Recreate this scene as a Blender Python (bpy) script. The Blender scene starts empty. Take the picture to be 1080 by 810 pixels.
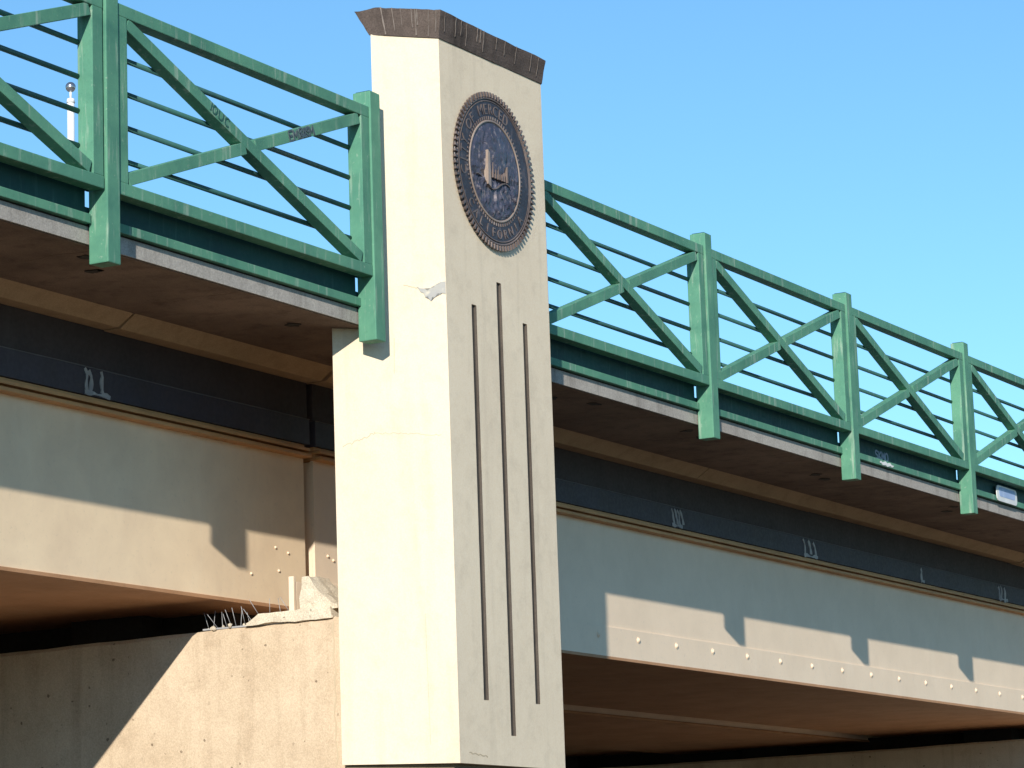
import bpy, bmesh, math, random
from mathutils import Vector, Matrix
random.seed(7)
sc = bpy.context.scene
C = sc.collection

# ------------------------------------------------------------------ materials
def newmat(name):
    m = bpy.data.materials.new(name); m.use_nodes = True
    nt = m.node_tree; b = nt.nodes['Principled BSDF']
    return m, nt, b
def N(nt, t, **k):
    n = nt.nodes.new(t)
    for a, v in k.items():
        if a in n.inputs: n.inputs[a].default_value = v
        else: setattr(n, a, v)
    return n
def wpos(nt, scale=(1, 1, 1)):
    g = N(nt, 'ShaderNodeNewGeometry'); mp = N(nt, 'ShaderNodeMapping')
    mp.inputs['Scale'].default_value = scale
    nt.links.new(g.outputs['Position'], mp.inputs['Vector'])
    return mp.outputs['Vector']
def noise(nt, vec, scale, detail=5, rough=.6, dist=0):
    n = N(nt, 'ShaderNodeTexNoise'); n.inputs['Scale'].default_value = scale
    n.inputs['Detail'].default_value = detail; n.inputs['Roughness'].default_value = rough
    n.inputs['Distortion'].default_value = dist
    nt.links.new(vec, n.inputs['Vector']); return n.outputs['Fac']
def ramp(nt, fac, lo, hi, a=0., b=1.):
    r = N(nt, 'ShaderNodeMapRange'); r.inputs['From Min'].default_value = lo; r.inputs['From Max'].default_value = hi
    r.inputs['To Min'].default_value = a; r.inputs['To Max'].default_value = b
    nt.links.new(fac, r.inputs['Value']); return r.outputs['Result']
def mix(nt, fac, c1, c2, mode='MIX'):
    m = N(nt, 'ShaderNodeMix', data_type='RGBA', blend_type=mode)
    for s, v in ((0, fac), (6, c1), (7, c2)):
        if isinstance(v, bpy.types.NodeSocket): nt.links.new(v, m.inputs[s])
        elif s == 0: m.inputs[0].default_value = v
        else: m.inputs[s].default_value = (*v, 1) if len(v) == 3 else v
    return m.outputs[2]
def mul(nt, a, b):
    m = N(nt, 'ShaderNodeMath', operation='MULTIPLY')
    for i, v in enumerate((a, b)):
        if isinstance(v, bpy.types.NodeSocket): nt.links.new(v, m.inputs[i])
        else: m.inputs[i].default_value = v
    return m.outputs[0]
def bump(nt, b, h, strength=.3, dist=.01):
    n = N(nt, 'ShaderNodeBump'); n.inputs['Strength'].default_value = strength; n.inputs['Distance'].default_value = dist
    nt.links.new(h, n.inputs['Height']); nt.links.new(n.outputs['Normal'], b.inputs['Normal'])

def mat_concrete(name, base, dark, stain, bumpy=.25, pits=0., streak=.5, rough=.85, grain=.1):
    m, nt, b = newmat(name)
    v = wpos(nt); vs = wpos(nt, (5, 5, .45))
    big = noise(nt, v, 1.3, 6, .6, .3); mid = noise(nt, v, 9, 6, .65); fine = noise(nt, v, 120, 3, .7)
    st = noise(nt, vs, 1.6, 6, .62, .2)
    c = mix(nt, ramp(nt, big, .35, .7), base, dark)
    c = mix(nt, mul(nt, ramp(nt, mid, .5, .8), .35), c, stain)
    c = mix(nt, mul(nt, ramp(nt, st, .52, .8), streak), c, stain)
    c = mix(nt, grain, c, mix(nt, ramp(nt, fine, .3, .7), (.02, .02, .02), (1, 1, 1)), 'OVERLAY')
    h = mid
    if pits:
        vo = N(nt, 'ShaderNodeTexVoronoi'); vo.inputs['Scale'].default_value = 15
        vo.inputs['Randomness'].default_value = 1
        vd = wpos(nt); nt.links.new(vd, vo.inputs['Vector'])
        nz = ramp(nt, noise(nt, v, 2.6, 4, .6), .46, .56)
        sz = ramp(nt, noise(nt, v, 45, 2, .5), .35, .7, .02, .19)
        lt = N(nt, 'ShaderNodeMath', operation='LESS_THAN'); nt.links.new(vo.outputs['Distance'], lt.inputs[0]); nt.links.new(sz, lt.inputs[1])
        pm = mul(nt, mul(nt, lt.outputs[0], nz), pits)
        c = mix(nt, pm, c, tuple(x*.35 for x in stain))
    nt.links.new(c, b.inputs['Base Color']); b.inputs['Roughness'].default_value = rough
    b.inputs['Specular IOR Level'].default_value = .25
    bump(nt, b, mix(nt, .4, mid, fine), bumpy, .006)
    return m

def mat_paint(name, base, worn, pale, rough=.45, paleamt=.35, bumpy=.1, streakscale=(14, 14, 1.6), spec=.5):
    m, nt, b = newmat(name); b.inputs['Specular IOR Level'].default_value = spec
    v = wpos(nt); vs = wpos(nt, streakscale)
    a = noise(nt, v, 3.1, 6, .62, .3); f = noise(nt, v, 38, 5, .65); s = noise(nt, vs, 1.7, 5, .6, .1)
    c = mix(nt, ramp(nt, a, .35, .7), base, worn)
    c = mix(nt, mul(nt, ramp(nt, s, .56, .75), paleamt), c, pale)
    c = mix(nt, mul(nt, ramp(nt, f, .62, .74), paleamt*.6), c, pale)
    c = mix(nt, mul(nt, ramp(nt, f, .2, .42, .5, 0.), .6), c, tuple(x*.4 for x in worn))
    nt.links.new(c, b.inputs['Base Color']); 
    r = ramp(nt, f, .3, .7, rough-.08, rough+.15); nt.links.new(r, b.inputs['Roughness'])
    bump(nt, b, f, bumpy, .003)
    return m

M = {}
M['cream'] = mat_concrete('cream painted concrete', (.755, .645, .50), (.70, .59, .455), (.45, .375, .29), .35, 0, .42, .85, .1)
M['pier'] = mat_concrete('pier concrete', (.62, .50, .375), (.50, .39, .28), (.27, .185, .12), .6, .7, .5, .95, .18)
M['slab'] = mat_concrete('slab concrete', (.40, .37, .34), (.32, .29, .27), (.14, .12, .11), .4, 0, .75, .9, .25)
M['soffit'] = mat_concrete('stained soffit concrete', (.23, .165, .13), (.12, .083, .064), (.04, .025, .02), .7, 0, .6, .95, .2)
M['haunch'] = mat_concrete('tan haunch concrete', (.50, .36, .23), (.40, .29, .185), (.2, .13, .08), .3, 0, .3, .9, .15)
M['capstone'] = mat_concrete('dark weathered cap', (.13, .10, .088), (.065, .05, .045), (.025, .02, .018), .9, 0, .9, .9, .3)
M['base'] = mat_concrete('brown base concrete', (.25, .19, .13), (.2, .15, .10), (.1, .07, .05), .5, 0, .5, .9, .2)
M['groove'] = mat_concrete('shade-dark groove lining', (.105, .088, .075), (.07, .058, .05), (.04, .03, .025), .4, 0, .6, .9, .2)  # groove shadow painted in as a dark brown lining colour
M['mortar'] = mat_concrete('crumbling mortar', (.62, .56, .46), (.5, .43, .34), (.28, .21, .15), 1., .6, .2, .95, .3)
M['tan'] = mat_paint('tan girder paint', (.82, .66, .51), (.75, .60, .46), (.85, .73, .6), .55, .25, .12, (4, 4, .8))
M['tanwarm'] = mat_paint('warm tan girder paint', (.85, .67, .47), (.75, .58, .41), (.86, .73, .56), .6, .3, .2, (4, 4, .8))  # warmer tan for the left-span girder webs
M['rust'] = mat_paint('brown weathered flange', (.62, .33, .14), (.46, .24, .10), (.6, .38, .2), .6, .4, .3, (1.2, 6, 18))
M['under'] = mat_paint('brown girder underside', (.48, .26, .14), (.36, .185, .09), (.52, .33, .2), .65, .3, .2, (.8, 4, 4))
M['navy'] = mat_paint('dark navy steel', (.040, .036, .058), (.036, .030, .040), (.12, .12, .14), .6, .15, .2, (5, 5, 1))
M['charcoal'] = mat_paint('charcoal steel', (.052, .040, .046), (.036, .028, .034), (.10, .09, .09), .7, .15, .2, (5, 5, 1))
M['black'] = mat_paint('black rubber and grime', (.018, .013, .010), (.012, .009, .008), (.04, .03, .025), .8, .1, .2)  # rubber and grime; on the pier-top block it paints deep shade
M['green'] = mat_paint('green railing paint', (.112, .290, .195), (.062, .190, .140), (.45, .52, .44), .6, .6, .25, spec=.18)
M['greendk'] = mat_paint('teal green steel', (.018, .078, .075), (.015, .055, .06), (.12, .24, .22), .6, .25, .15, spec=.2)
M['bar'] = mat_paint('round bar green paint', (.04, .13, .12), (.035, .10, .10), (.2, .27, .25), .5, .2, .1, spec=.3)
M['bronze'] = mat_paint('blue bronze field', (.036, .030, .040), (.022, .018, .026), (.20, .16, .17), .45, .6, .9, (11, 11, 5))
M['bronzedk'] = mat_paint('dark bronze', (.035, .026, .028), (.035, .03, .033), (.12, .10, .10), .4, .3, .4)
M['bronzemid'] = mat_paint('uneven cast bronze', (.065, .068, .105), (.022, .025, .048), (.36, .30, .30), .45, .8, .9, (16, 16, 12))
M['bronzehi'] = mat_paint('worn bronze edge', (.32, .25, .21), (.18, .13, .11), (.6, .52, .45), .35, .4, .3)
M['letter'] = mat_paint('worn bronze lettering', (.165, .125, .115), (.06, .045, .043), (.46, .38, .33), .45, .35, .3)
M['white'] = mat_paint('white chalky paint', (.75, .76, .76), (.62, .64, .66), (.8, .8, .8), .6, .2, .1)
M['stick'] = mat_paint('faded blue print', (.28, .38, .62), (.36, .46, .7), (.6, .66, .8), .5, .5, .1)
M['mineral'] = mat_paint('pale mineral deposit', (.50, .50, .51), (.22, .22, .25), (.75, .75, .75), .85, .5, .6)
M['seam'] = mat_paint('faint seam', (.13, .13, .14), (.09, .09, .10), (.2, .2, .2), .8, .4, .3)
M['lime'] = mat_paint('lime streak', (.24, .20, .18), (.10, .08, .07), (.36, .32, .29), .8, .7, .6)
M['ink'] = mat_paint('dark green marker', (.02, .085, .065), (.025, .10, .08), (.05, .14, .11), .5, .2, .1)
M['inkb'] = mat_paint('dark blue marker', (.05, .075, .095), (.06, .09, .1), (.1, .14, .16), .5, .3, .1)
M['inkp'] = mat_paint('pale blue marker', (.26, .30, .42), (.2, .26, .36), (.4, .45, .55), .5, .4, .1)
M['crack'] = mat_paint('crack grime', (.48, .39, .28), (.52, .43, .31), (.55, .45, .33), .9, .2, .1)
M['flake'] = mat_paint('grey blue bare patch', (.30, .315, .34), (.42, .405, .38), (.64, .58, .47), .9, .8, .9, (14, 14, 14))
M['galv'] = mat_paint('galvanised wire', (.36, .36, .38), (.28, .28, .30), (.5, .5, .52), .4, .3, .1)
m, nt, b = newmat('grey metal ball'); b.inputs['Base Color'].default_value = (.45, .45, .47, 1); b.inputs['Metallic'].default_value = .9; b.inputs['Roughness'].default_value = .25
v = wpos(nt); nt.links.new(mix(nt, noise(nt, v, 30), (.5, .5, .52), (.36, .36, .38)), b.inputs['Base Color']); M['ball'] = m
m, nt, b = newmat('dry ground'); v = wpos(nt)
c = mix(nt, ramp(nt, noise(nt, v, .35, 8, .65), .35, .65), (.12, .062, .03), (.07, .042, .02)); c = mix(nt, ramp(nt, noise(nt, v, 9, 6, .7), .5, .8), c, (.03, .032, .015))
nt.links.new(c, b.inputs['Base Color']); b.inputs['Roughness'].default_value = .95; bump(nt, b, noise(nt, v, 6, 8, .7), .6, .05); M['ground'] = m
m, nt, b = newmat('path asphalt'); v = wpos(nt)
nt.links.new(mix(nt, ramp(nt, noise(nt, v, 60, 5, .7), .3, .7), (.05, .046, .042), (.08, .075, .07)), b.inputs['Base Color']); b.inputs['Roughness'].default_value = .9; M['asphalt'] = m

# ------------------------------------------------------------------ mesh helpers
def box(bm, x0, x1, y0, y1, z0, z1, bev=0.):
    t = bmesh.new()
    vs = [t.verts.new(p) for p in ((x0,y0,z0),(x1,y0,z0),(x1,y1,z0),(x0,y1,z0),(x0,y0,z1),(x1,y0,z1),(x1,y1,z1),(x0,y1,z1))]
    for f in ((0,3,2,1),(4,5,6,7),(0,1,5,4),(1,2,6,5),(2,3,7,6),(3,0,4,7)): t.faces.new([vs[i] for i in f])
    if bev: bmesh.ops.bevel(t, geom=t.edges[:], offset=bev, segments=2, affect='EDGES', profile=.6)
    merge(bm, t)
def merge(bm, t):
    me = bpy.data.meshes.new('tmp'); t.to_mesh(me); t.free(); bm.from_mesh(me); bpy.data.meshes.remove(me)
def xform(t, mat): bmesh.ops.transform(t, matrix=mat, verts=t.verts[:])
def beam(bm, p, q, w, d, y0, bev=0.):
    """bar in the x-z plane from p to q, in-plane width w, front at y0, depth d"""
    p = Vector((p[0], 0, p[1])); q = Vector((q[0], 0, q[1])); L = (q-p).length
    t = bmesh.new(); box(t, 0, L, y0, y0+d, -w/2, w/2, bev)
    a = math.atan2(q.z-p.z, q.x-p.x)
    xform(t, Matrix.Translation(p) @ Matrix.Rotation(-a, 4, 'Y')); merge(bm, t)
def cyl(bm, p, q, r, seg=12, r2=None, caps=True):
    p = Vector(p); q = Vector(q); d = q-p
    t = bmesh.new(); bmesh.ops.create_cone(t, cap_ends=caps, segments=seg, radius1=r, radius2=r if r2 is None else r2, depth=d.length)
    for f in t.faces: f.smooth = len(f.verts) == 4
    xform(t, Matrix.Translation((p+q)/2) @ d.to_track_quat('Z', 'Y').to_matrix().to_4x4()); merge(bm, t)
def prism(bm, poly, z0, z1, ztop=None, bev=0.):
    """vertical prism; poly CCW list of (x,y)"""
    t = bmesh.new()
    lo = [t.verts.new((x, y, z0)) for x, y in poly]; hi = [t.verts.new((x, y, z1)) for x, y in poly]
    n = len(poly); t.faces.new(lo[::-1]); t.faces.new(hi)
    for i in range(n): t.faces.new((lo[i], lo[(i+1) % n], hi[(i+1) % n], hi[i]))
    if bev: bmesh.ops.bevel(t, geom=t.edges[:], offset=bev, segments=2, affect='EDGES')
    merge(bm, t)
def yprism(bm, poly, y0, y1):
    """poly of (x,z), extruded in y"""
    t = bmesh.new()
    a = [t.verts.new((x, y0, z)) for x, z in poly]; c = [t.verts.new((x, y1, z)) for x, z in poly]
    n = len(poly); t.faces.new(a); t.faces.new(c[::-1])
    for i in range(n): t.faces.new((a[(i+1) % n], a[i], c[i], c[(i+1) % n]))
    bmesh.ops.recalc_face_normals(t, faces=t.faces[:])
    merge(bm, t)
def ribbon(bm, pts, w, up, thick=.003):
    """raised stroke through 3D pts lying on a surface with normal 'up'"""
    pts = [Vector(p) for p in pts]; up = Vector(up).normalized()
    t = bmesh.new(); rows = []
    for i, p in enumerate(pts):
        d = (pts[min(i+1, len(pts)-1)]-pts[max(i-1, 0)]).normalized(); s = d.cross(up).normalized()
        ww = w(i/(len(pts)-1)) if callable(w) else w
        rows.append([t.verts.new(p-s*ww/2-up*.001), t.verts.new(p-s*ww/2*.8+up*thick), t.verts.new(p+s*ww/2*.8+up*thick), t.verts.new(p+s*ww/2-up*.001)])
    for a, c in zip(rows, rows[1:]):
        for k in range(3): t.faces.new((a[k], a[k+1], c[k+1], c[k]))
    bmesh.ops.recalc_face_normals(t, faces=t.faces[:])
    merge(bm, t)
def obj(name, bm, mat, parent=None, loc=None):
    me = bpy.data.meshes.new(name); bm.normal_update(); bm.to_mesh(me); bm.free()
    me.materials.append(mat)
    o = bpy.data.objects.new(name, me); C.objects.link(o)
    if loc is not None:
        me.transform(Matrix.Translation(-Vector(loc))); o.location = loc
    if parent is not None:
        o.parent = parent
        me.transform(Matrix.Translation(-(Vector(parent['_w'])+o.location)) if loc is None else Matrix.Identity(4))
    return o
def thing(name, label, cat, loc, group=None):
    o = bpy.data.objects.new(name, None); C.objects.link(o); o.location = loc
    o['label'] = label; o['category'] = cat; o['_w'] = tuple(loc)
    if group: o['group'] = group
    return o
def part(name, bm, mat, root, label=None, under=None):
    """mesh in world coordinates -> child of root (or sub-part of 'under')"""
    me = bpy.data.meshes.new(name); bm.normal_update(); bm.to_mesh(me); bm.free()
    me.materials.append(mat); me.transform(Matrix.Translation(-Vector(root.location)))
    o = bpy.data.objects.new(name, me); C.objects.link(o); o.parent = under or root
    if label: o['label'] = label
    return o
def B(): return bmesh.new()
def copy_tree(root, dx, label):
    r = root.copy(); C.objects.link(r); r.location = Vector(root.location)+Vector((dx, 0, 0)); r['label'] = label
    for ch in [c for c in bpy.data.objects if c.parent == root]:
        c = ch.copy(); C.objects.link(c); c.parent = r
        for g in [k for k in bpy.data.objects if k.parent == ch]:
            d = g.copy(); C.objects.link(d); d.parent = c
    return r
def text_bm(s, size, extrude=.004, align='CENTER'):
    cu = bpy.data.curves.new('txt', 'FONT'); cu.body = s; cu.size = size; cu.extrude = extrude; cu.align_x = align; cu.resolution_u = 3
    o = bpy.data.objects.new('txt', cu); me = o.to_mesh(); t = bmesh.new(); t.from_mesh(me); o.to_mesh_clear()
    bpy.data.objects.remove(o); bpy.data.curves.remove(cu)
    return t

# ------------------------------------------------------------------ key dimensions (metres)
S = 2.4                      # post spacing
ZB, ZT = 4.75, 6.13          # post bottom and top
YC = .12                     # slab face
GY = 1.107                   # girder web face
X1, X2, PY = 2.7424, 3.9314, -0.1782   # pylon front face corners
XH = 4.209                   # right edge of first post beyond the pylon

# ------------------------------------------------------------------ ground
bm = B(); n = 60
import mathutils
for i in range(n+1):
    for j in range(n+1):
        u = (i/n*2-1); w = (j/n*2-1); x = 6+abs(u)**2.2*math.copysign(400, u); y = abs(w)**2.2*math.copysign(400, w)
        z = mathutils.noise.noise(Vector((x*.15, y*.15, 0)))*.12 if abs(x) < 40 and abs(y) < 40 else 0
        bm.verts.new((x, y, z-.05))
bm.verts.ensure_lookup_table()
for i in range(n):
    for j in range(n):
        a = i*(n+1)+j; bm.faces.new((bm.verts[a], bm.verts[a+n+1], bm.verts[a+n+2], bm.verts[a+1]))
o = obj('ground', bm, M['ground']); o['kind'] = 'structure'
bm = B(); box(bm, -60, 70, -5.5, -2.2, -.04, .13, .02)
o = obj('path', bm, M['asphalt']); o['kind'] = 'structure'

# ------------------------------------------------------------------ railing posts
def make_post(x):            # x = right edge of the post front
    r = thing('railing_post', 'x', 'railing post', (x, 0, ZB), 'green posts of the bridge railing')
    bm = B()
    box(bm, x-.1, x, 0, .112, ZB, ZT, .006)
    p = part('shaft', bm, M['green'], r)
    bm = B(); box(bm, x-.088, x-.012, .012, .10, ZT-.002, ZT+.006, .002); part('end_cap', bm, M['greendk'], r)
    bm = B(); box(bm, x-.072, x-.028, .112, .16, 4.875, 4.905, .003)
    for zz in (4.885,):
        cyl(bm, (x-.05, .10, zz), (x-.05, .16, zz), .014, 8)
    part('anchor_bolt', bm, M['greendk'], r)
    return r
posts = {}
postlab = {
 -S: 'green steel railing post out past the left edge of the view',
 0.: 'green steel railing post in front of the white ball-topped pole, second from pylon on left',
 S-.01: 'green steel railing post standing right against the cream left face of the pylon',
 XH: 'green railing post mostly hidden behind the right edge of the pylon',
 XH+S: 'first fully visible green railing post to the right of the pylon',
 XH+2*S: 'green railing post between second and third cross-braced panels right of the pylon',
 XH+3*S: 'rightmost visible green railing post, next to the white sticker',
 XH+4*S: 'green railing post just outside the right edge of the view',
 XH+5*S: 'far green railing post at the right end beyond the view'}
first = make_post(0.)
first['label'] = postlab[0.]
for x, l in postlab.items():
    if x != 0.: copy_tree(first, x, l)

# ------------------------------------------------------------------ railing panels
def make_panel(x):           # x = left end (right edge of the left post), length 2.3
    L = 2.29
    r = thing('braced_railing', 'x', 'railing', (x, 0, 4.93), 'cross-braced green railing panels')
    y0, d, w = .010, .078, .062
    bm = B(); box(bm, x+.001, x+L-.001, y0, y0+d, 5.977, 6.04, .005); part('top_rail', bm, M['green'], r)
    bm = B(); box(bm, x+.001, x+L-.001, y0, y0+d, 5.098, 5.160, .005); part('bottom_rail', bm, M['green'], r)
    for a in (.003, L-.083):
        bm = B(); box(bm, x+a, x+a+.08, y0+.001, y0+d+.012, 5.159, 5.978, .004); part('side_frame', bm, M['green'], r)
    p1 = (x+.09, 5.955); q1 = (x+L-.10, 5.185); p2 = (x+.09, 5.185); q2 = (x+L-.10, 5.955)
    bm = B(); beam(bm, p1, q1, w, d-.008, y0+.004, .004); part('brace', bm, M['green'], r)
    mid = ((p1[0]+q1[0])/2, (p1[1]+q1[1])/2); ang = math.atan2(q2[1]-p2[1], q2[0]-p2[0])
    bm = B(); dxx = .032/math.sin(2*ang)*math.cos(0)
    cx, cz = math.cos(ang)*dxx, math.sin(ang)*dxx
    beam(bm, p2, (mid[0]-cx, mid[1]-cz), w, d-.010, y0+.005, .003); beam(bm, (mid[0]+cx, mid[1]+cz), q2, w, d-.010, y0+.005, .003)
    part('brace', bm, M['green'], r)
    for k in range(4):
        bm = B(); z = 5.305+.168*k; cyl(bm, (x+.06, y0+d+.012, z), (x+L-.06, y0+d+.012, z), .0135, 12); part('round_bar', bm, M['bar'], r)
    bm = B(); box(bm, x-.065, x+L-.006, YC, YC+.012, 4.985, 5.125, .002); box(bm, x-.065, x+L+.033, YC+.001, YC+.011, 4.944, 5.028)
    box(bm, x-.065, x+L+.033, YC+.001, YC+.011, 5.108, 5.124)
    part('fascia_plate', bm, M['greendk'], r)
    bm = B(); box(bm, x+.0, x+L, .090, YC+.010, 4.943, 4.989, .004); part('fascia_flange', bm, M['green'], r)
    bm = B(); box(bm, x-.065, x+L+.035, .1215, .16, 4.9342, 4.9432); part('gasket', bm, M['black'], r)
    return r
P0 = make_panel(0.)
P0['label'] = 'green railing panel between the two posts left of the pylon, graffiti scrawled on both braces'
panels = {-S: 'green railing panel at left edge, white ball-topped pole showing through its bars',
 XH: 'green railing panel directly right of the pylon, its left end behind the pylon edge',
 XH+S: 'second green cross-braced railing panel right of the pylon, chipped top rail',
 XH+2*S: 'third green railing panel right of the pylon, pale tag on its lower plate',
 XH+3*S: 'green railing panel cut by the right photo edge, white sticker on its plate',
 XH+4*S: 'green railing panel beyond the right edge of the photo'}
PP = {x: copy_tree(P0, x, l) for x, l in panels.items()}
# scrawls (built on the panels they belong to)
def squiggle(bm, ox, oz, ang, glyphs, h, yy, w=.009):
    ca, sa = math.cos(ang), math.sin(ang); cur = 0
    for g in glyphs:
        for stroke in g[1]:
            pts = []
            for i in range(len(stroke)-1):
                for t in (0, .5):
                    a = stroke[i]; c = stroke[i+1]; pts.append((a[0]+(c[0]-a[0])*t, a[1]+(c[1]-a[1])*t))
            pts.append(stroke[-1])
            P3 = [(ox+(cur+u*h)*ca-(v*h)*sa, yy, oz+(cur+u*h)*sa+(v*h)*ca) for u, v in pts]
            ribbon(bm, P3, w, (0, -1, 0), .0015)
        cur += g[0]*h
arc = lambda cx, cy, rx, ry, a0, a1, n=10: [(cx+rx*math.cos(math.radians(a0+(a1-a0)*i/n)), cy+ry*math.sin(math.radians(a0+(a1-a0)*i/n))) for i in range(n+1)]
GO = (1.25, [arc(.45, .5, .42, .5, 0, 360, 14)]); GU = (1.3, [[(0, 1), (.02, .4)]+arc(.45, .35, .42, .35, 180, 360)+[(.9, 1)]])
GC = (1.3, [arc(.55, .5, .5, .5, 50, 310)]); GI = (.4, [[(.1, 0), (.1, 1)]])
ang = -math.atan2(.77, 2.10)
bm = B(); squiggle(bm, .775, 5.683, ang, [GI, GO, GU, GC], .044, .0125, .010)
part('graffiti_scrawl', bm, M['ink'], P0, 'dark green letters scrawled on the falling brace')
GM = (1.1, [[(0, 0), (.1, 1), (.45, .3), (.8, 1), (.9, 0)]]); GS = (1., [arc(.4, .75, .35, .25, 20, 270)+arc(.4, .25, .35, .25, 90, -160)]); GK = (1., [[(.1, 0), (.1, 1)], [(.8, 1), (.15, .5), (.85, 0)]]); GE = (.9, [[(.8, 1), (.1, 1), (.1, 0), (.8, 0)], [(.1, .5), (.7, .5)]])
bm = B(); a2 = -ang; squiggle(bm, 1.50, 5.675, a2, [GE, GM, GS, GK, GM], .052, .0125, .012)
squiggle(bm, 1.60, 5.716, a2, [GK, GE, GS], .04, .0123, .012)
part('graffiti_tag', bm, M['inkb'], P0, 'smudged dark blue tag on the rising brace')
pd = PP[XH+2*S]
bm = B(); squiggle(bm, 9.60, 4.995, 0, [GS, GK, GM, GO], .062, YC-.002, .014); part('graffiti_tag', bm, M['inkp'], pd, 'pale blue tag on the lower plate')
bm = B(); ribbon(bm, [(9.60+.03*i, .0865, 4.962+.006*math.sin(i*2.1)) for i in range(10)], lambda t: .03*(.4+.6*math.sin(math.pi*t)), (0, -1, 0), .001); part('paint_scrape', bm, M['white'], pd)
pe = PP[XH+3*S]
def rrect(x0, x1, z0, z1, r): return [(cx+r*math.cos(math.radians(a)), cz+r*math.sin(math.radians(a))) for cx, cz, s in ((x1-r, z1-r, 0), (x0+r, z1-r, 90), (x0+r, z0+r, 180), (x1-r, z0+r, 270)) for a in (s, s+30, s+60, s+90)]
bm = B(); yprism(bm, rrect(12.10, 12.58, 4.945, 5.075, .04), .0795, .0865); st = part('sticker', bm, M['white'], pe, 'white sticker with faded blue print')
bm = B(); yprism(bm, rrect(12.15, 12.53, 4.985, 5.062, .03), .0775, .0800)
part('faded_print', bm, M['stick'], pe, under=st)

# ------------------------------------------------------------------ bridge deck
XL, XR = -26., 46.
deck = thing('bridge_deck', 'long grey concrete bridge deck with stained edge and brown overhang soffit', 'bridge deck', (3.4, 0, 4.85))
def zrun(bm, x0, x1, prof, closed=True):
    """extrude a (y,z) profile along x"""
    t = bmesh.new(); a = [t.verts.new((x0, y, z)) for y, z in prof]; c = [t.verts.new((x1, y, z)) for y, z in prof]
    n = len(prof); t.faces.new(a[::-1]); t.faces.new(c)
    for i in range(n): t.faces.new((a[i], a[(i+1) % n], c[(i+1) % n], c[i]))
    bmesh.ops.recalc_face_normals(t, faces=t.faces[:]); merge(bm, t)
# two deck pieces, each notched where the pylon passes through the edge
bm = B()
for a, c in ((XL, X1+PY-YC), (X2-PY+YC, XR)): zrun(bm, a, c, [(YC, 4.85), (YC, 4.934), (.45, 4.945), (.45, 4.86)])
part('edge_strip', bm, M['slab'], deck)
bm = B()
zrun(bm, XL, 3.30, [(.45, 4.8615), (.45, 4.945), (17.4, 4.96), (17.4, 4.86)]); zrun(bm, 3.32, XR, [(.45, 4.8615), (.45, 4.945), (17.4, 4.96), (17.4, 4.86)])
part('slab', bm, M['slab'], deck)
bm = B()
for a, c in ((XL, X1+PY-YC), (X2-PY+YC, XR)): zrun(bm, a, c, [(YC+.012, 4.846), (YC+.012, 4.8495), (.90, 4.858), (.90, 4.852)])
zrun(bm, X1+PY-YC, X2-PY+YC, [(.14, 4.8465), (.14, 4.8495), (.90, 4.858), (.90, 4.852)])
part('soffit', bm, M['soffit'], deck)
bm = B()
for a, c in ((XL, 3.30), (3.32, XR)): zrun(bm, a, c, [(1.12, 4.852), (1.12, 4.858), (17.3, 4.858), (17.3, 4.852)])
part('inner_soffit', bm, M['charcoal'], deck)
# soffit pour joints and stain blots
for k, px_ in enumerate([-2.4, 0., 2.0, 4.9, 6.6, 9.0, 11.4, 13.8]):
    for q_ in range(2):
        rb = random.Random(k*7+q_); bx_, by_ = px_+.12+.28*q_+rb.uniform(-.05, .05), .33+rb.uniform(-.08, .12); t = bmesh.new()
        vs_ = [t.verts.new((bx_+rb.uniform(.4, 1)*.07*math.cos(a_*.5236), by_+rb.uniform(.3, 1)*.06*math.sin(a_*.5236), 4.8435+.0006*(by_))) for a_ in range(12)]
        f_ = t.faces.new(vs_); bmesh.ops.triangulate(t, faces=[f_]); e_ = bmesh.ops.extrude_face_region(t, geom=t.faces[:])
        bmesh.ops.translate(t, vec=(0, 0, .003), verts=[v for v in e_['geom'] if isinstance(v, bmesh.types.BMVert)]); bmesh.ops.recalc_face_normals(t, faces=t.faces[:])
        bm = B(); merge(bm, t); part('stain', bm, M['black'], deck)
bm = B()
xj = -6.
while xj < 30:
    if not 2.3 < xj < 4.4: bm = B(); ribbon(bm, [(xj+.02*math.sin(k*1.7), .16+.08*k, 4.8460+.0008*k) for k in range(10)], .012, (0, 0, -1), .0015); part('pour_joint', bm, M['soffit'], deck)
    xj += 1.2
bm = B()
hx = [-10.55+S*k for k in range(14)]
jo = [1.34-2.3*k for k in range(8, 0, -1)]+[1.34, 3.30]
segs = [(a+.006, c-.006) for a, c in zip(jo, jo[1:])]
jr = [3.34, 5.9, 8.33, 10.57, 12.85, 15.2]+[15.2+2.35*k for k in range(1, 10)]
segs += [(a+.006, c-.006) for a, c in zip(jr, jr[1:])]
for a, c in segs:
    e = random.uniform(-.006, .006)
    bm = B(); zrun(bm, a, c, [(.90+e, 4.852), (1.00+e, 4.79+e), (1.13, 4.79+e), (1.13, 4.852)]); part('haunch_form', bm, M['haunch'], deck)
bm = B(); box(bm, XL, XR, 17.2, 17.4, 4.962, 5.25, .01); part('far_kerb', bm, M['slab'], deck)

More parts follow.
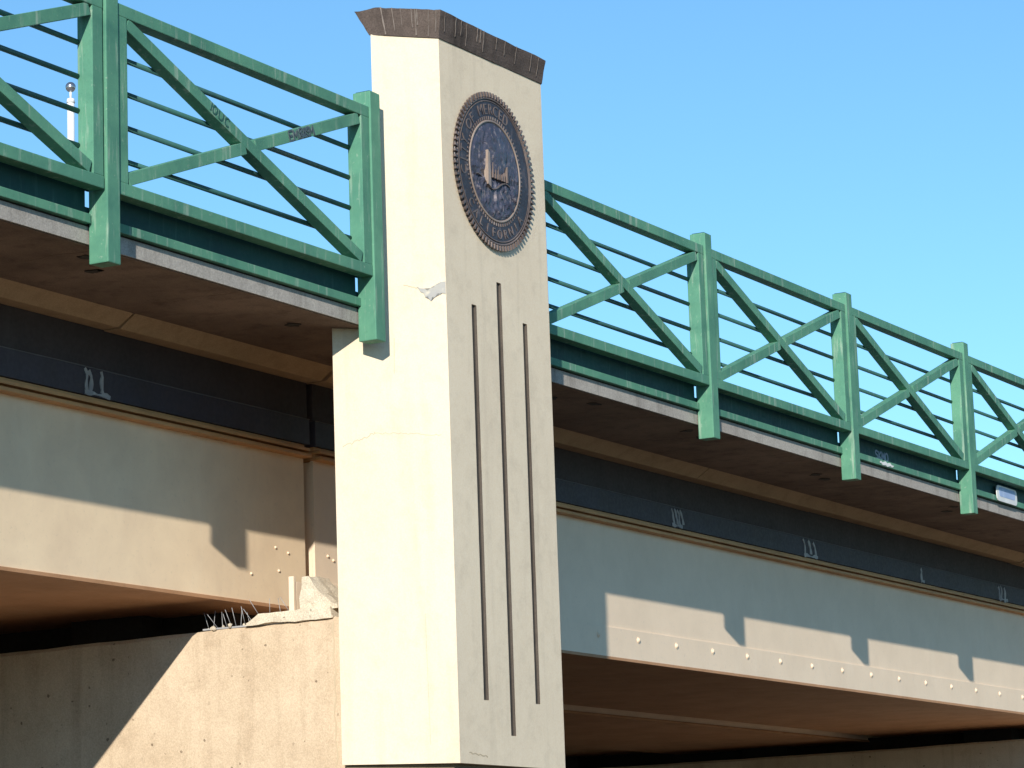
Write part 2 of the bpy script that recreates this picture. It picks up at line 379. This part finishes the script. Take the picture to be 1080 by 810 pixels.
# ------------------------------------------------------------------ dark fascia stringers
def drips(r, xs, n):
    for x in xs:
        rq = random.Random(int(x*100)); xx = x
        bm = B()
        for k in range(n):
            w0 = rq.uniform(.018, .045); top = 4.562-rq.uniform(0, .02); hgt = rq.uniform(.10, .145); ph = rq.uniform(0, 6); lean = rq.uniform(-.015, .03)
            ribbon(bm, [(xx+lean*t+.006*math.sin(5*t+ph)-.02*max(0, 1-4*t), 1.0835-.0002*k, top-hgt*t) for t in [i/12 for i in range(13)]], lambda t: w0*(.35+.5*abs(math.sin(4.5*t+ph))+.35*t), (0, -1, 0), .003+.0007*k)
            xx += rq.uniform(.035, .10)
        ribbon(bm, [(x-.02+(xx-x)*i/8, 1.0828, 4.430+rq.uniform(-.004, .006)) for i in range(9)], lambda t: .02+.012*math.sin(9*t), (0, -1, 0), .002)
        part('mineral_streak', bm, M['mineral'], r)
def stringer(x0, x1, label, streaks):
    r = thing('fascia_stringer', label, 'steel beam', ((x0+x1)/2, 1.09, 4.42), 'dark stringers under the deck edge')
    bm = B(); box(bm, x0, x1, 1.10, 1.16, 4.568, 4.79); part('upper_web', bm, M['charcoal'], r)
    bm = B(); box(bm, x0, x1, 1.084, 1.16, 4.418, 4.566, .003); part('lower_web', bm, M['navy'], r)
    bm = B(); ribbon(bm, [(x0+(x1-x0)*i/60, 1.084, 4.5665+.0015*math.sin(i*1.3)) for i in range(61)], .006, (0, -1, 0), .003); part('pale_seam', bm, M['seam'], r)
    for xs, n in streaks: drips(r, [xs], n)
stringer(-20., 3.30, 'dark stringer above the tan girder left of the pylon, one faint mineral streak', [(1.17, 3)])
stringer(3.36, 40., 'dark navy stringer above the tan girder right of the pylon, several pale streaks', [(5.75, 3), (8.08, 4), (10.42, 3), (12.9, 1), (14.80, 3)])

# ------------------------------------------------------------------ box girders
def girder(name_label, x0, x1, y0, y1, zb, outer, boltx=None, endz=4.418):
    r = thing('box_girder', name_label, 'girder', ((x0+x1)/2, (y0+y1)/2, zb), 'tan steel box girders under the deck')
    bm = B(); box(bm, x0, x1, y0, y0+.02, zb+.012, 4.335); box(bm, x0, x1, y1-.02, y1, zb+.012, 4.335)
    box(bm, x0, x0+.02, y0+.021, y1-.021, zb+.014, 4.33); box(bm, x1-.02, x1, y0+.021, y1-.021, zb+.014, 4.33)
    part('web', bm, M['tanwarm' if x0 < 0 else 'tan'], r)
    bm = B(); box(bm, x0+.002, x1-.002, y0-.012, y1+.012, zb-.008, zb+.0125, .002); part('bottom_flange', bm, M['under'], r)
    if not outer: bm = B(); box(bm, x0+.004, x1-.004, y0-.016, y0-.0125, zb-.010, zb+.006); part('flange_edge', bm, M['under'], r)
    bm = B(); box(bm, x0-.004, x1, y0-.062, y0+.18, 4.335, 4.356, .004); box(bm, x0-.002, x1, y0-.012, y0+.17, 4.357, 4.372); box(bm, x0-.002, x1, y0-.050, y0+.17, 4.373, 4.392, .004); box(bm, x0-.002, x1, y0-.010, y0+.16, 4.393, 4.416, .003)
    box(bm, x0, x1, y0+.19, y1+.03, 4.34, 4.41)
    part('top_flange', bm, M['rust'], r)
    if boltx:
        bm = B(); box(bm, x0+.01, x1-.01, y0-.011, y0-.0005, zb+.004, 3.630, .003); part('splice_plate', bm, M['tan'], r)
        for bx in boltx:
            bm = B(); t = bmesh.new(); bmesh.ops.create_uvsphere(t, u_segments=12, v_segments=8, radius=.017)
            xform(t, Matrix.Translation((bx, y0-.012, 3.566)) @ Matrix.Diagonal((1, .75, 1, 1)))
            for f in t.faces: f.smooth = True
            merge(bm, t); cyl(bm, (bx, y0-.016, 3.566), (bx, y0-.008, 3.566), .023, 6); part('bolt', bm, M['tan'], r)
    return r
BX = [4.47+.6*k+.001*k for k in range(0, 34)]
gl = girder('tan steel box girder left of the pylon with one post shadow on its side', -11.3, 3.262, GY, 3.25, 3.452, True)
for bx, bz in ((2.95, 3.79), (3.08, 3.77), (2.98, 3.66), (2.70, 3.62)):
    bm = B(); t = bmesh.new(); bmesh.ops.create_uvsphere(t, u_segments=10, v_segments=6, radius=.008); xform(t, Matrix.Translation((bx, GY-.002, bz)))
    for f in t.faces: f.smooth = True
    merge(bm, t); part('bolt', bm, M['tan'], gl)
gr = girder('tan box girder right of the pylon, bolt row and three post shadows on its side', 3.365, 17.75, GY, 3.25, 3.415, True, BX[:22])
for bx, bz in ((3.5, 3.79), (3.56, 3.77), (3.47, 3.62), (3.9, 3.7)):
    bm = B(); t = bmesh.new(); bmesh.ops.create_uvsphere(t, u_segments=10, v_segments=6, radius=.009); xform(t, Matrix.Translation((bx, GY-.002, bz)))
    for f in t.faces: f.smooth = True
    merge(bm, t); part('bolt', bm, M['tan'], gr)
girder('shaded inner box girder behind the outer left girder', -11.3, 3.262, 3.45, 5.6, 3.425, False)
girder('shaded inner box girder behind the bolted outer girder on the right', 3.365, 17.75, 3.45, 5.6, 3.378, False)
girder('third shaded box girder near the far side of the left span', -11.3, 3.262, 5.8, 7.95, 3.452, False)
girder('third shaded box girder near the far side of the right span', 3.365, 17.75, 5.8, 7.95, 3.415, False)
girder('tan box girder of the next span beyond the far pier', 17.85, 32., GY, 3.25, 3.415, True)

# ------------------------------------------------------------------ piers
def pier(x0, x1, label, zt=3.295):
    r = thing('bridge_pier', label, 'bridge pier', ((x0+x1)/2, 4.8, -.1), 'concrete bridge piers')
    t = bmesh.new(); ny = 60
    ys = [.30+(16.6-.30)*(i/ny)**2.0 for i in range(ny+1)]
    rows = []
    for y in ys:
        top = zt-.014*min(y-.35, 3)+random.uniform(-.004, .004)
        rows.append([t.verts.new((x0, y, -.1)), t.verts.new((x0, y, top-.02)), t.verts.new((x0+.02, y, top)), t.verts.new((x1-.02, y, top)), t.verts.new((x1, y, top-.02)), t.verts.new((x1, y, -.1))])
    for a, c in zip(rows, rows[1:]):
        for k in range(5): t.faces.new((a[k], c[k], c[k+1], a[k+1]))
    t.faces.new(rows[0]); t.faces.new(rows[-1][::-1]); bmesh.ops.recalc_face_normals(t, faces=t.faces[:])
    bm = B(); merge(bm, t); part('wall', bm, M['pier'], r)
    xc = (x0+x1)/2
    bm = B(); box(bm, xc-.50, xc+.50, 1.40, 16.0, zt-.05, 3.45 if x0 < 5 else 3.412); part('shade_dark_diaphragm', bm, M['black'], r)  # block in the bearing gap, coloured black to imitate deep shade
    for yb in (2.1, 4.5, 6.9):
        for s in (-1, 1):
            bm = B(); box(bm, xc+s*.62-.1, xc+s*.62+.1, yb-.25, yb+.25, zt-.05, 3.445 if s < 0 and x0 < 5 else 3.408, .004); part('bearing_pad', bm, M['black'], r)
    return r
p1 = pier(2.37, 4.46, 'pale concrete pier wall joined to the left of the pylon, half in diagonal shadow')
p0 = pier(-12.35, -10.2, 'pale concrete pier added out of view on the left to cut sky light')  # unseen next-span pier, added to block sky light on the shaded pier wall
p2 = pier(16.75, 18.8, 'shaded far concrete pier low in the right corner of the photo')
# a ragged joint between pylon and pier
bm = B()
ribbon(bm, [(2.3685, .362+.006*math.sin(k*1.9)+.004*math.sin(k*.7), 3.27-.045*k) for k in range(20)], lambda t: .010+.006*math.sin(t*40), (-1, 0, 0), .001)
part('joint', bm, M['crack'], p1)

# mortar bed, keeper block and rubble on the pier ledge
def rough(bm, amt, seed, cuts=2):
    t = bm
    bmesh.ops.subdivide_edges(t, edges=t.edges[:], cuts=cuts, use_grid_fill=True)
    for v in t.verts:
        p = v.co*14; v.co += mathutils.noise.noise_vector(p+Vector((seed, 0, 0)))*amt
r = thing('mortar_bed', 'crumbling pale mortar bed on the pier ledge beside the bird spikes', 'mortar', (2.6, .65, 3.29))
t = bmesh.new(); vs = [(2.36, .372, 3.292), (2.72, .372, 3.292), (2.72, .93, 3.29), (2.36, .93, 3.29), (2.366, .378, 3.352), (2.70, .38, 3.355), (2.70, .84, 3.352), (2.366, .84, 3.350)]
V = [t.verts.new(p) for p in vs]
for f in ((0,3,2,1),(4,5,6,7),(0,1,5,4),(1,2,6,5),(2,3,7,6),(3,0,4,7)): t.faces.new([V[i] for i in f])
rough(t, .010, 1, 11); bm = B(); merge(bm, t); part('bed', bm, M['mortar'], r)
bm = B()
for k in range(34):
    t = bmesh.new(); bmesh.ops.create_icosphere(t, subdivisions=1, radius=random.uniform(.006, .018))
    for v in t.verts: v.co *= random.uniform(.7, 1.2)
    xform(t, Matrix.Translation((2.385+random.uniform(-.012, .05), random.uniform(.37, 1.2), 3.292+random.uniform(0, .012)))); merge(bm, t)
part('rubble', bm, M['mortar'], r)
r = thing('keeper_block', 'small tan steel keeper plate with pale rubble wedge under the girder end', 'bearing block', (2.62, .74, 3.35))
bm = B(); box(bm, 2.525, 2.665, .695, .725, 3.352, 3.525, .003); box(bm, 2.490, 2.512, .690, .722, 3.352, 3.552, .002); box(bm, 2.513, 2.668, .700, .715, 3.352, 3.47, .002); part('plate', bm, M['tan'], r)
bm = B(); t = bmesh.new(); q = [(.345, 3.35), (.585, 3.35), (.585, 3.42), (.565, 3.53), (.53, 3.535), (.50, 3.50), (.44, 3.425), (.385, 3.385), (.345, 3.37)]
zrun(t, 2.385, 2.60, q); bmesh.ops.triangulate(t, faces=t.faces[:]); rough(t, .012, 5, 4); merge(bm, t); part('rubble_wedge', bm, M['mortar'], r)

r = thing('bird_spikes', 'thin wire bird spikes on the pier ledge under the left girder', 'bird spikes', (2.40, 1.05, 3.30))
bm = B(); box(bm, 2.385, 2.425, .62, 1.22, 3.287, 3.296); part('base_strip', bm, M['galv'], r)
for k in range(15):
    y = (.66, .72, .79)[k] if k < 3 else .86+.03*(k-3)
    bm = B(); a = random.uniform(-.02, .03)
    z0 = 3.294 if y > .86 else 3.345
    cyl(bm, (2.402, y, z0), (2.402+random.uniform(-.05, .05), y+a+.015, z0+random.uniform(.075, .105)), .0016, 5); part('spike', bm, M['galv'], r)

# ------------------------------------------------------------------ pylon
py = thing('bridge_pylon', 'tall cream concrete pylon with dark cap, round seal and three vertical grooves', 'pylon', (3.42, .2, -.1))
XM = (X1+X2)/2
# front face with grooves
slots = [(3.0208, 3.0745, 2.8476, 5.0416), (3.313, 3.3667, 2.6657, 5.2165), (3.6073, 3.659, 2.8546, 5.0277)]
ZBOT = 2.4997; ZTP = 6.5059
zz = set([ZBOT, ZTP]);
for s in slots: zz |= {s[2], s[3]}
z = ZBOT
while z < ZTP-.04: z += .11; zz.add(round(z, 3))
zz = sorted(zz); zs = [zz[0]]
for v in zz[1:]:
    if v-zs[-1] > .02 or v in [s[2] for s in slots]+[s[3] for s in slots]: zs.append(v)
xs = [X1, slots[0][0], slots[0][1], slots[1][0], slots[1][1], slots[2][0], slots[2][1], X2]
t = bmesh.new(); D = .016
rnd = random.Random(3)
grid = [[None]*len(xs) for _ in zs]
for i, z in enumerate(zs):
    for j, x in enumerate(xs):
        jx = rnd.uniform(-.0022, .0022) if 0 < j < len(xs)-1 else rnd.uniform(-.001, .001)
        grid[i][j] = t.verts.new((x+jx, PY, z))
back = {}
def bk(i, j):
    if (i, j) not in back: c = grid[i][j].co; back[(i, j)] = t.verts.new((c.x, PY+D, c.z))
    return back[(i, j)]
def hole(i, j):
    if j not in (1, 3, 5): return False
    s = slots[(j-1)//2]; return s[2]-1e-4 <= zs[i] and zs[i+1] <= s[3]+1e-4
for i in range(len(zs)-1):
    for j in range(len(xs)-1):
        if hole(i, j):
            t.faces.new((bk(i, j), bk(i, j+1), bk(i+1, j+1), bk(i+1, j)))
            t.faces.new((grid[i][j], bk(i, j), bk(i+1, j), grid[i+1][j]))
            t.faces.new((bk(i, j+1), grid[i][j+1], grid[i+1][j+1], bk(i+1, j+1)))
            if i == 0 or not hole(i-1, j): t.faces.new((grid[i][j], grid[i][j+1], bk(i, j+1), bk(i, j)))
            if not hole(i+1, j): t.faces.new((bk(i+1, j), bk(i+1, j+1), grid[i+1][j+1], grid[i+1][j]))
        else: t.faces.new((grid[i][j], grid[i][j+1], grid[i+1][j+1], grid[i+1][j]))
# remaining faces: lower part (below the deck) is wide, upper part narrow; both hexagonal
XA, XB_ = 2.4685, 4.1933     # upper side corners at y=.164 (45 degree chamfers)
YL = .344; XLo, XRo = 2.2871, 4.3747
def V(x, y, z): return t.verts.new((x, y, z))
ZS = 4.845
def quad(*p): t.faces.new([V(*q) for q in p])
# chamfers (left, right), lower and upper
quad((X1, PY, ZBOT), (X1, PY, ZS), (XLo, X1+PY-XLo, ZS), (XLo, X1+PY-XLo, ZBOT))
quad((X1, PY, ZS), (X1, PY, ZTP), (XA, X1+PY-XA, ZTP), (XA, X1+PY-XA, ZS))
quad((X2, PY, ZBOT), (XRo, XRo-X2+PY, ZBOT), (XRo, XRo-X2+PY, ZS), (X2, PY, ZS))
quad((X2, PY, ZS), (XB_, XB_-X2+PY, ZS), (XB_, XB_-X2+PY, ZTP), (X2, PY, ZTP))
yb = .1305
quad((XA, X1+PY-XA, 4.84), (XA, X1+PY-XA, ZTP), (XB_, XB_-X2+PY, ZTP), (XB_, XB_-X2+PY, 4.84))
# shoulder (top of the wide part) and lower sides and bottom
quad((X1+.02, PY+.06, ZS), (X2-.02, PY+.06, ZS), (XRo, XRo-X2+PY, ZS), (XLo, X1+PY-XLo, ZS))
YLL = X1+PY-XLo; YRR = XRo-X2+PY
YBK = .345
quad((XLo, YLL, ZBOT), (XLo, YLL, ZS), (XRo, YRR, ZS), (XRo, YRR, ZBOT))
t.faces.new([V(*q) for q in ((X1, PY, ZBOT), (XLo, YLL, ZBOT), (XRo, YRR, ZBOT), (X2, PY, ZBOT))])
t.faces.new([V(*q) for q in ((X1, PY, ZTP), (X2, PY, ZTP), (XB_, XB_-X2+PY, ZTP), (XA, X1+PY-XA, ZTP))])
bmesh.ops.remove_doubles(t, verts=t.verts[:], dist=.0012)
bmesh.ops.recalc_face_normals(t, faces=t.faces[:])
bm = B(); merge(bm, t); part('shaft', bm, M['cream'], py)
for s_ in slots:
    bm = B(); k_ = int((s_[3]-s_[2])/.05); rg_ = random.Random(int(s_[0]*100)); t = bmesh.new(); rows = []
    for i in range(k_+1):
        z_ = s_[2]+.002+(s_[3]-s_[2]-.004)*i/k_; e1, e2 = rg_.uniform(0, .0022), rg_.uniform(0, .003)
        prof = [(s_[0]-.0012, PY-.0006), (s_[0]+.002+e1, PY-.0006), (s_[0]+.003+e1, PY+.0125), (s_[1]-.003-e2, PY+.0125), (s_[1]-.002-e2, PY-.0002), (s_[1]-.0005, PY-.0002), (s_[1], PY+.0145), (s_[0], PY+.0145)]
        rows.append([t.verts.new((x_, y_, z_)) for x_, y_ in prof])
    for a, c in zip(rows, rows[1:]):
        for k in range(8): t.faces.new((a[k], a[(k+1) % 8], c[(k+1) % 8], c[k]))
    bmesh.ops.recalc_face_normals(t, faces=t.faces[:]); merge(bm, t); part('groove', bm, M['groove'], py)  # dark liner on floor and walls stands in for shadow
# shaft base below
bm = B(); prism(bm, [(X1+.02, PY+.05), (X2-.02, PY+.05), (XRo-.04, YRR), (XLo+.04, YLL)], -.1, ZBOT-.002); part('plinth', bm, M['base'], py)
# cap: flared, slightly ragged crown
t = bmesh.new()
bot = [(X1-.004, PY-.006, 6.5039), (X2+.004, PY-.006, 6.5188), (XB_+.006, XB_-X2+PY+.01, 6.5158), (XA-.004, X1+PY-XA+.008, 6.5029), (2.5178, 0.0356, 6.5029)]
top = [(2.7156, PY-.032, 6.655), (X2+.012, PY-.032, 6.66), (XB_+.06, 0.1201, 6.66), (2.3925, 0.1499, 6.6252), (2.4909, 0.0505, 6.66)]
n = len(bot); bv = [t.verts.new(p) for p in bot]; tv = [t.verts.new(p) for p in top]
t.faces.new(bv[::-1]); t.faces.new(tv)
for i in range(n): t.faces.new((bv[i], bv[(i+1) % n], tv[(i+1) % n], tv[i]))
bmesh.ops.triangulate(t, faces=[f for f in t.faces if len(f.verts) > 4])
bmesh.ops.subdivide_edges(t, edges=t.edges[:], cuts=9, use_grid_fill=True)
for v in t.verts:
    nn = mathutils.noise.noise(v.co*11)*.007+mathutils.noise.noise(v.co*31)*.004
    v.co.z += nn*(1 if v.co.z > 6.59 else .15); v.co.y += mathutils.noise.noise(v.co*23+Vector((3, 1, 2)))*.004
bmesh.ops.recalc_face_normals(t, faces=t.faces[:])
bm = B(); merge(bm, t); cap = part('cap', bm, M['capstone'], py)
# pale drips on the cap faces
def onface(a0, a1, b0, b1, u, v, off):
    a0, a1, b0, b1 = map(Vector, (a0, a1, b0, b1)); p = a0.lerp(a1, u).lerp(b0.lerp(b1, u), v); nrm = (a1-a0).cross(b0-a0).normalized(); return p+nrm*off, nrm
bm = B(); rn = random.Random(11)
for (A0, A1, T0, T1, us) in ((bot[0], bot[1], top[0], top[1], [.04, .14, .19, .24, .34, .37, .40, .52, .60, .71, .86, .93]), (bot[4], bot[0], top[4], top[0], [.02, .20, .34, .52, .58, .61, .80, .93])):
    for u in us:
        L = rn.uniform(.5, 1.); w = rn.uniform(.003, .008); pts = []; nr = None
        for k in range(8):
            p, nr = onface(A0, A1, T0, T1, u+.0012*math.sin(k*1.4+u*9), 1.0-L*k/7*.97, .004); pts.append(p)
        bm = B(); ribbon(bm, pts, (lambda t_, w=w, q=rn.uniform(0, 6): w*(.35+.9*abs(math.sin(t_*5+q)))), nr, .0004); part('lime_streak', bm, M['lime'], py, under=cap)
# stains / cracks / bare patch on the left face
def ch(s, z, off=.0):       # point on left chamfer, s metres along from the front corner
    k = s/math.sqrt(2); o_ = off/math.sqrt(2); return (X1-k-o_, PY+k-o_, z)
nl = (-1, -1, 0)
bm = B(); poly = [(.165, 5.088), (.148, 5.079), (.125, 5.078), (.105, 5.066), (.09, 5.082), (.072, 5.086), (.062, 5.099), (.045, 5.104), (.03, 5.117), (.004, 5.122), (.004, 5.050), (.022, 5.056), (.036, 5.044), (.052, 5.052), (.066, 5.030), (.080, 5.034), (.088, 5.008), (.098, 5.018), (.104, 5.034), (.12, 5.030), (.128, 5.052), (.145, 5.058)]
t = bmesh.new(); a = [t.verts.new(ch(s, z, .004)) for s, z in poly]; c_ = [t.verts.new(ch(s, z, -.002)) for s, z in poly]
t.faces.new(a)
for i in range(len(a)): t.faces.new((a[i], a[(i+1) % len(a)], c_[(i+1) % len(a)], c_[i]))
bmesh.ops.triangulate(t, faces=[t.faces[0]] if False else [f for f in t.faces if len(f.verts) > 4]); bmesh.ops.recalc_face_normals(t, faces=t.faces[:]); merge(bm, t)
part('bare_patch', bm, M['flake'], py)
def crack(pts, w):
    bm = B(); ribbon(bm, [ch(s, z, .0) for s, z in pts], w, nl, .0012); part('hairline_crack', bm, M['crack'], py)
rr = random.Random(5)
def wig(s0, z0, s1, z1, n=22, a=.008): return [(s0+(s1-s0)*i/n, z0+(z1-z0)*i/n+rr.uniform(-a, a)) for i in range(n+1)]
crack(wig(.60, 4.195, .42, 4.275), .004); crack(wig(.42, 4.275, .05, 4.27, 26, .005), .0022); crack(wig(.24, 5.095, .16, 5.08, 8, .003), .005); 
crack(wig(.30, 4.80, .305, 4.60, 14, .003), .003); crack(wig(.17, 3.3, .16, 2.6, 20, .003), .0015)
bm = B()
ribbon(bm, [(2.84+.02*i, PY-.0005, 2.559+.004*math.sin(i*2.3)-.0015*i) for i in range(11)], lambda t: .004+.004*abs(math.sin(t*11)), (0, -1, 0), .001)
part('scuff_line', bm, M['crack'], py)

# ------------------------------------------------------------------ bronze seal
CX, CZ, RR = 3.3070, 5.8547, .455
se = thing('bronze_seal', 'large round dark bronze city seal mounted high on the pylon front', 'seal', (CX, PY, CZ))
def disc(bm, r, y0, y1, seg=96, cx=CX, cz=CZ):
    cyl(bm, (cx, y0, cz), (cx, y1, cz), r, seg)
def ring(bm, R_, r_, yc, seg=96, sec=8, fl=1.):
    t = bmesh.new(); vs = []
    for i in range(seg):
        a = 2*math.pi*i/seg; row = []
        for k in range(sec):
            b_ = 2*math.pi*k/sec; rad = R_+r_*math.cos(b_); row.append(t.verts.new((CX+rad*math.cos(a), yc+r_*fl*math.sin(b_), CZ+rad*math.sin(a))))
        vs.append(row)
    for i in range(seg):
        for k in range(sec):
            f = t.faces.new((vs[i][k], vs[i][(k+1) % sec], vs[(i+1) % seg][(k+1) % sec], vs[(i+1) % seg][k])); f.smooth = True
    bmesh.ops.recalc_face_normals(t, faces=t.faces[:]); merge(bm, t)
y = PY
bm = B(); disc(bm, RR-.012, y-.022, y+.001); part('backing_disc', bm, M['bronzedk'], se)
bm = B(); disc(bm, .405, y-.0265, y-.020); disc(bm, .285, y-.0300, y-.020); part('field', bm, M['bronze'], se)
bm = B()
def teeth(bm, n, r0, r1, w, y0, y1):
    for k in range(n):
        t = bmesh.new(); box(t, r0, r1, y0, y1, -w/2, w/2, min(w, .01)*.25)
        xform(t, Matrix.Translation((CX, 0, CZ)) @ Matrix.Rotation(-2*math.pi*k/n, 4, 'Y') @ Matrix.Rotation(.35, 4, 'Y') @ Matrix.Identity(4) if False else Matrix.Translation((CX, 0, CZ)) @ Matrix.Rotation(-2*math.pi*k/n, 4, 'Y')); merge(bm, t)
teeth(bm, 84, .428, .458, .015, y-.038, y-.012); rim = part('toothed_rim', bm, M['letter'], se)
bm = B(); ring(bm, .421, .0065, y-.026); ring(bm, .405, .004, y-.0275); part('outer_ring', bm, M['letter'], se)
bm = B(); ring(bm, .289, .0075, y-.030); part('inner_ring', bm, M['bronzehi'], se)
bm = B(); teeth(bm, 76, .298, .318, .011, y-.032, y-.024); part('beaded_ring', bm, M['letter'], se)
bm = B()
def arc_text(bm, s, R_, a0, a1, size, flip=False):
    n = len(s)
    for i, chh in enumerate(s):
        if chh == ' ': continue
        a = math.radians(a0+(a1-a0)*(i+.5)/n); t = text_bm(chh, size, .0035)
        # text lies in its local xy; stand it up into the x-z plane facing -y
        rot = (a-math.pi/2) if not flip else (a+math.pi/2)
        xform(t, Matrix.Translation((CX+R_*math.cos(a), y-.028, CZ+R_*math.sin(a))) @ Matrix.Rotation(-rot, 4, 'Y') @ Matrix.Rotation(math.pi/2, 4, 'X') @ Matrix.Translation((0, -size*.36, 0)) @ Matrix.Scale(.95, 4, (1, 0, 0)))
        merge(bm, t)
arc_text(bm, 'CITY OF MERCED', .360, 194, 62, .088)
arc_text(bm, 'CALIFORNIA', .360, 214, 326, .078, True)
part('lettering', bm, M['letter'], se)
# centre relief: a domed rock, a tall column, buildings, water and foliage, cast as one uneven height field plus raised pieces
t = bmesh.new(); NR, NA = 34, 110; ctr = None; rows = []
def hgt(u, v):
    d = max(0, 1-((u-.0)/.13)**2-((v-.10)/.16)**2)**.5*.030 if v > -.04 else 0
    d += mathutils.noise.noise(Vector((u*22, v*13, 1)))*.011+mathutils.noise.noise(Vector((u*60, v*34, 4)))*.008
    if v < -.05: d += max(0, mathutils.noise.noise(Vector((u*34, v*20, 8))))*.036
    if -.06 < v < -.02: d -= .008
    return d+.012
for i in range(NR+1):
    r_ = .283*i/NR; row = []
    for k in range(NA):
        a_ = 2*math.pi*k/NA; u, v = r_*math.cos(a_), r_*math.sin(a_)
        row.append(t.verts.new((CX+u, y-.026-hgt(u, v)*min(1, (NR-i)/3), CZ+v)))
    rows.append(row)
for a, c in zip(rows[1:], rows[2:]):
    for k in range(NA): t.faces.new((a[k], a[(k+1) % NA], c[(k+1) % NA], c[k]))
bmesh.ops.remove_doubles(t, verts=t.verts[:], dist=.0001); bmesh.ops.recalc_face_normals(t, faces=t.faces[:])
t.normal_update()
if sum(f_.normal.y for f_ in t.faces) > 0: bmesh.ops.reverse_faces(t, faces=t.faces[:])
bm = B(); merge(bm, t); part('scene_relief', bm, M['bronzemid'], se)
def slab_poly(pts, y0, y1): yprism(bm, [(CX+u, CZ+v) for u, v in pts], y-y1, y-y0)
bm = B(); slab_poly([(-.130, -.10), (-.096, -.115), (-.101, .085), (-.122, .10)], .030, .075); part('column_relief', bm, M['bronzehi'], se)
rg = random.Random(21)
for k in range(7):
    u = -.055+.026*k+rg.uniform(-.006, .006); hh = rg.uniform(.03, .10); w = rg.uniform(.008, .014)
    bm = B(); slab_poly([(u-w/2, -.05), (u+w/2, -.05), (u+w/2*.6, -.05+hh), (u, -.05+hh*1.15), (u-w/2*.6, -.05+hh)], .030, .068); part('building_relief', bm, M['letter'], se)
bm = B(); ribbon(bm, [(CX-.25+.028*i, y-.045, CZ-.085+.03*math.sin(i*.55+1)) for i in range(15)], .008, (0, -1, 0), .012); part('river_relief', bm, M['letter'], se)

for ch_ in [c for c in bpy.data.objects if c.parent == se]: ch_.data.transform(Matrix.Scale(.62, 4, (0, 1, 0)))
# ------------------------------------------------------------------ white pole behind the railing
r = thing('ball_topped_pole', 'slender white pole topped by a grey ball, seen through the left railing', 'pole', (8.12, 6.43, 4.95))
PX, PYY = 8.12, 6.43
bm = B(); cyl(bm, (PX, PYY, 4.95), (PX, PYY, 8.44), .030, 20); cyl(bm, (PX, PYY, 8.44), (PX, PYY, 8.475), .036, 20, .03); cyl(bm, (PX, PYY, 8.475), (PX, PYY, 8.55), .010, 12)
cyl(bm, (PX, PYY, 8.05), (PX, PYY, 8.07), .036, 20)
part('shaft', bm, M['white'], r)
t = bmesh.new(); bmesh.ops.create_uvsphere(t, u_segments=24, v_segments=16, radius=.043); xform(t, Matrix.Translation((PX, PYY, 8.575)))
for f in t.faces: f.smooth = True
bm = B(); merge(bm, t); part('ball', bm, M['ball'], r)
bm = B(); cyl(bm, (PX, PYY, 4.95), (PX, PYY, 5.0), .09, 20, .05); part('foot', bm, M['white'], r)

for o in bpy.data.objects:
    if '_w' in o: del o['_w']
for me in bpy.data.meshes: me.update()

# ------------------------------------------------------------------ camera
F, yaw, pitch, roll = 3200.0, 0.5016147373835191, 0.1789116397838458, -0.033919609322996896
f = Vector((math.cos(yaw)*math.cos(pitch), math.sin(yaw)*math.cos(pitch), math.sin(pitch)))
r0 = Vector((math.sin(yaw), -math.cos(yaw), 0)); u0 = r0.cross(f)
rr_ = math.cos(roll)*r0+math.sin(roll)*u0; uu = -math.sin(roll)*r0+math.cos(roll)*u0
cam = bpy.data.cameras.new('camera'); co = bpy.data.objects.new('camera', cam); C.objects.link(co)
mw = Matrix((( rr_.x, uu.x, -f.x, -11.339354), (rr_.y, uu.y, -f.y, -8.292056), (rr_.z, uu.z, -f.z, 1.6), (0, 0, 0, 1)))
co.matrix_world = mw
cam.sensor_fit = 'HORIZONTAL'; cam.sensor_width = 36; cam.lens = F*36/1080; cam.clip_end = 3000; cam.clip_start = .1
sc.camera = co

# ------------------------------------------------------------------ light
# sunlight
sd = Vector((2.417, 1.0, -1.008)).normalized()      # direction light travels
elev = math.asin(-sd.z); az = math.atan2(-sd.x, -sd.y)   # clockwise from +y
w = bpy.data.worlds.new('World'); sc.world = w; w.use_nodes = True; nt = w.node_tree
sky = nt.nodes.new('ShaderNodeTexSky'); sky.sky_type = 'NISHITA'; sky.sun_disc = False
sky.sun_elevation = elev; sky.sun_rotation = az
sky.air_density = 1.0; sky.dust_density = 0.; sky.ozone_density = 3.
bg = nt.nodes['Background']; tint = mix(nt, 1.0, sky.outputs[0], (.58, .82, .89), 'MULTIPLY'); nt.links.new(tint, bg.inputs[0]); bg.inputs[1].default_value = .138
L = bpy.data.lights.new('sun', 'SUN'); L.energy = 4.3; L.angle = math.radians(.5); L.color = (1, .93, .80)
lo = bpy.data.objects.new('sun', L); C.objects.link(lo); lo.rotation_euler = sd.to_track_quat('-Z', 'Y').to_euler()

sc.view_settings.view_transform = 'Standard'; sc.view_settings.look = 'None'; sc.view_settings.gamma = 1; sc.view_settings.exposure = .47
sc.render.engine = 'CYCLES'; sc.cycles.max_bounces = 8; sc.cycles.diffuse_bounces = 5
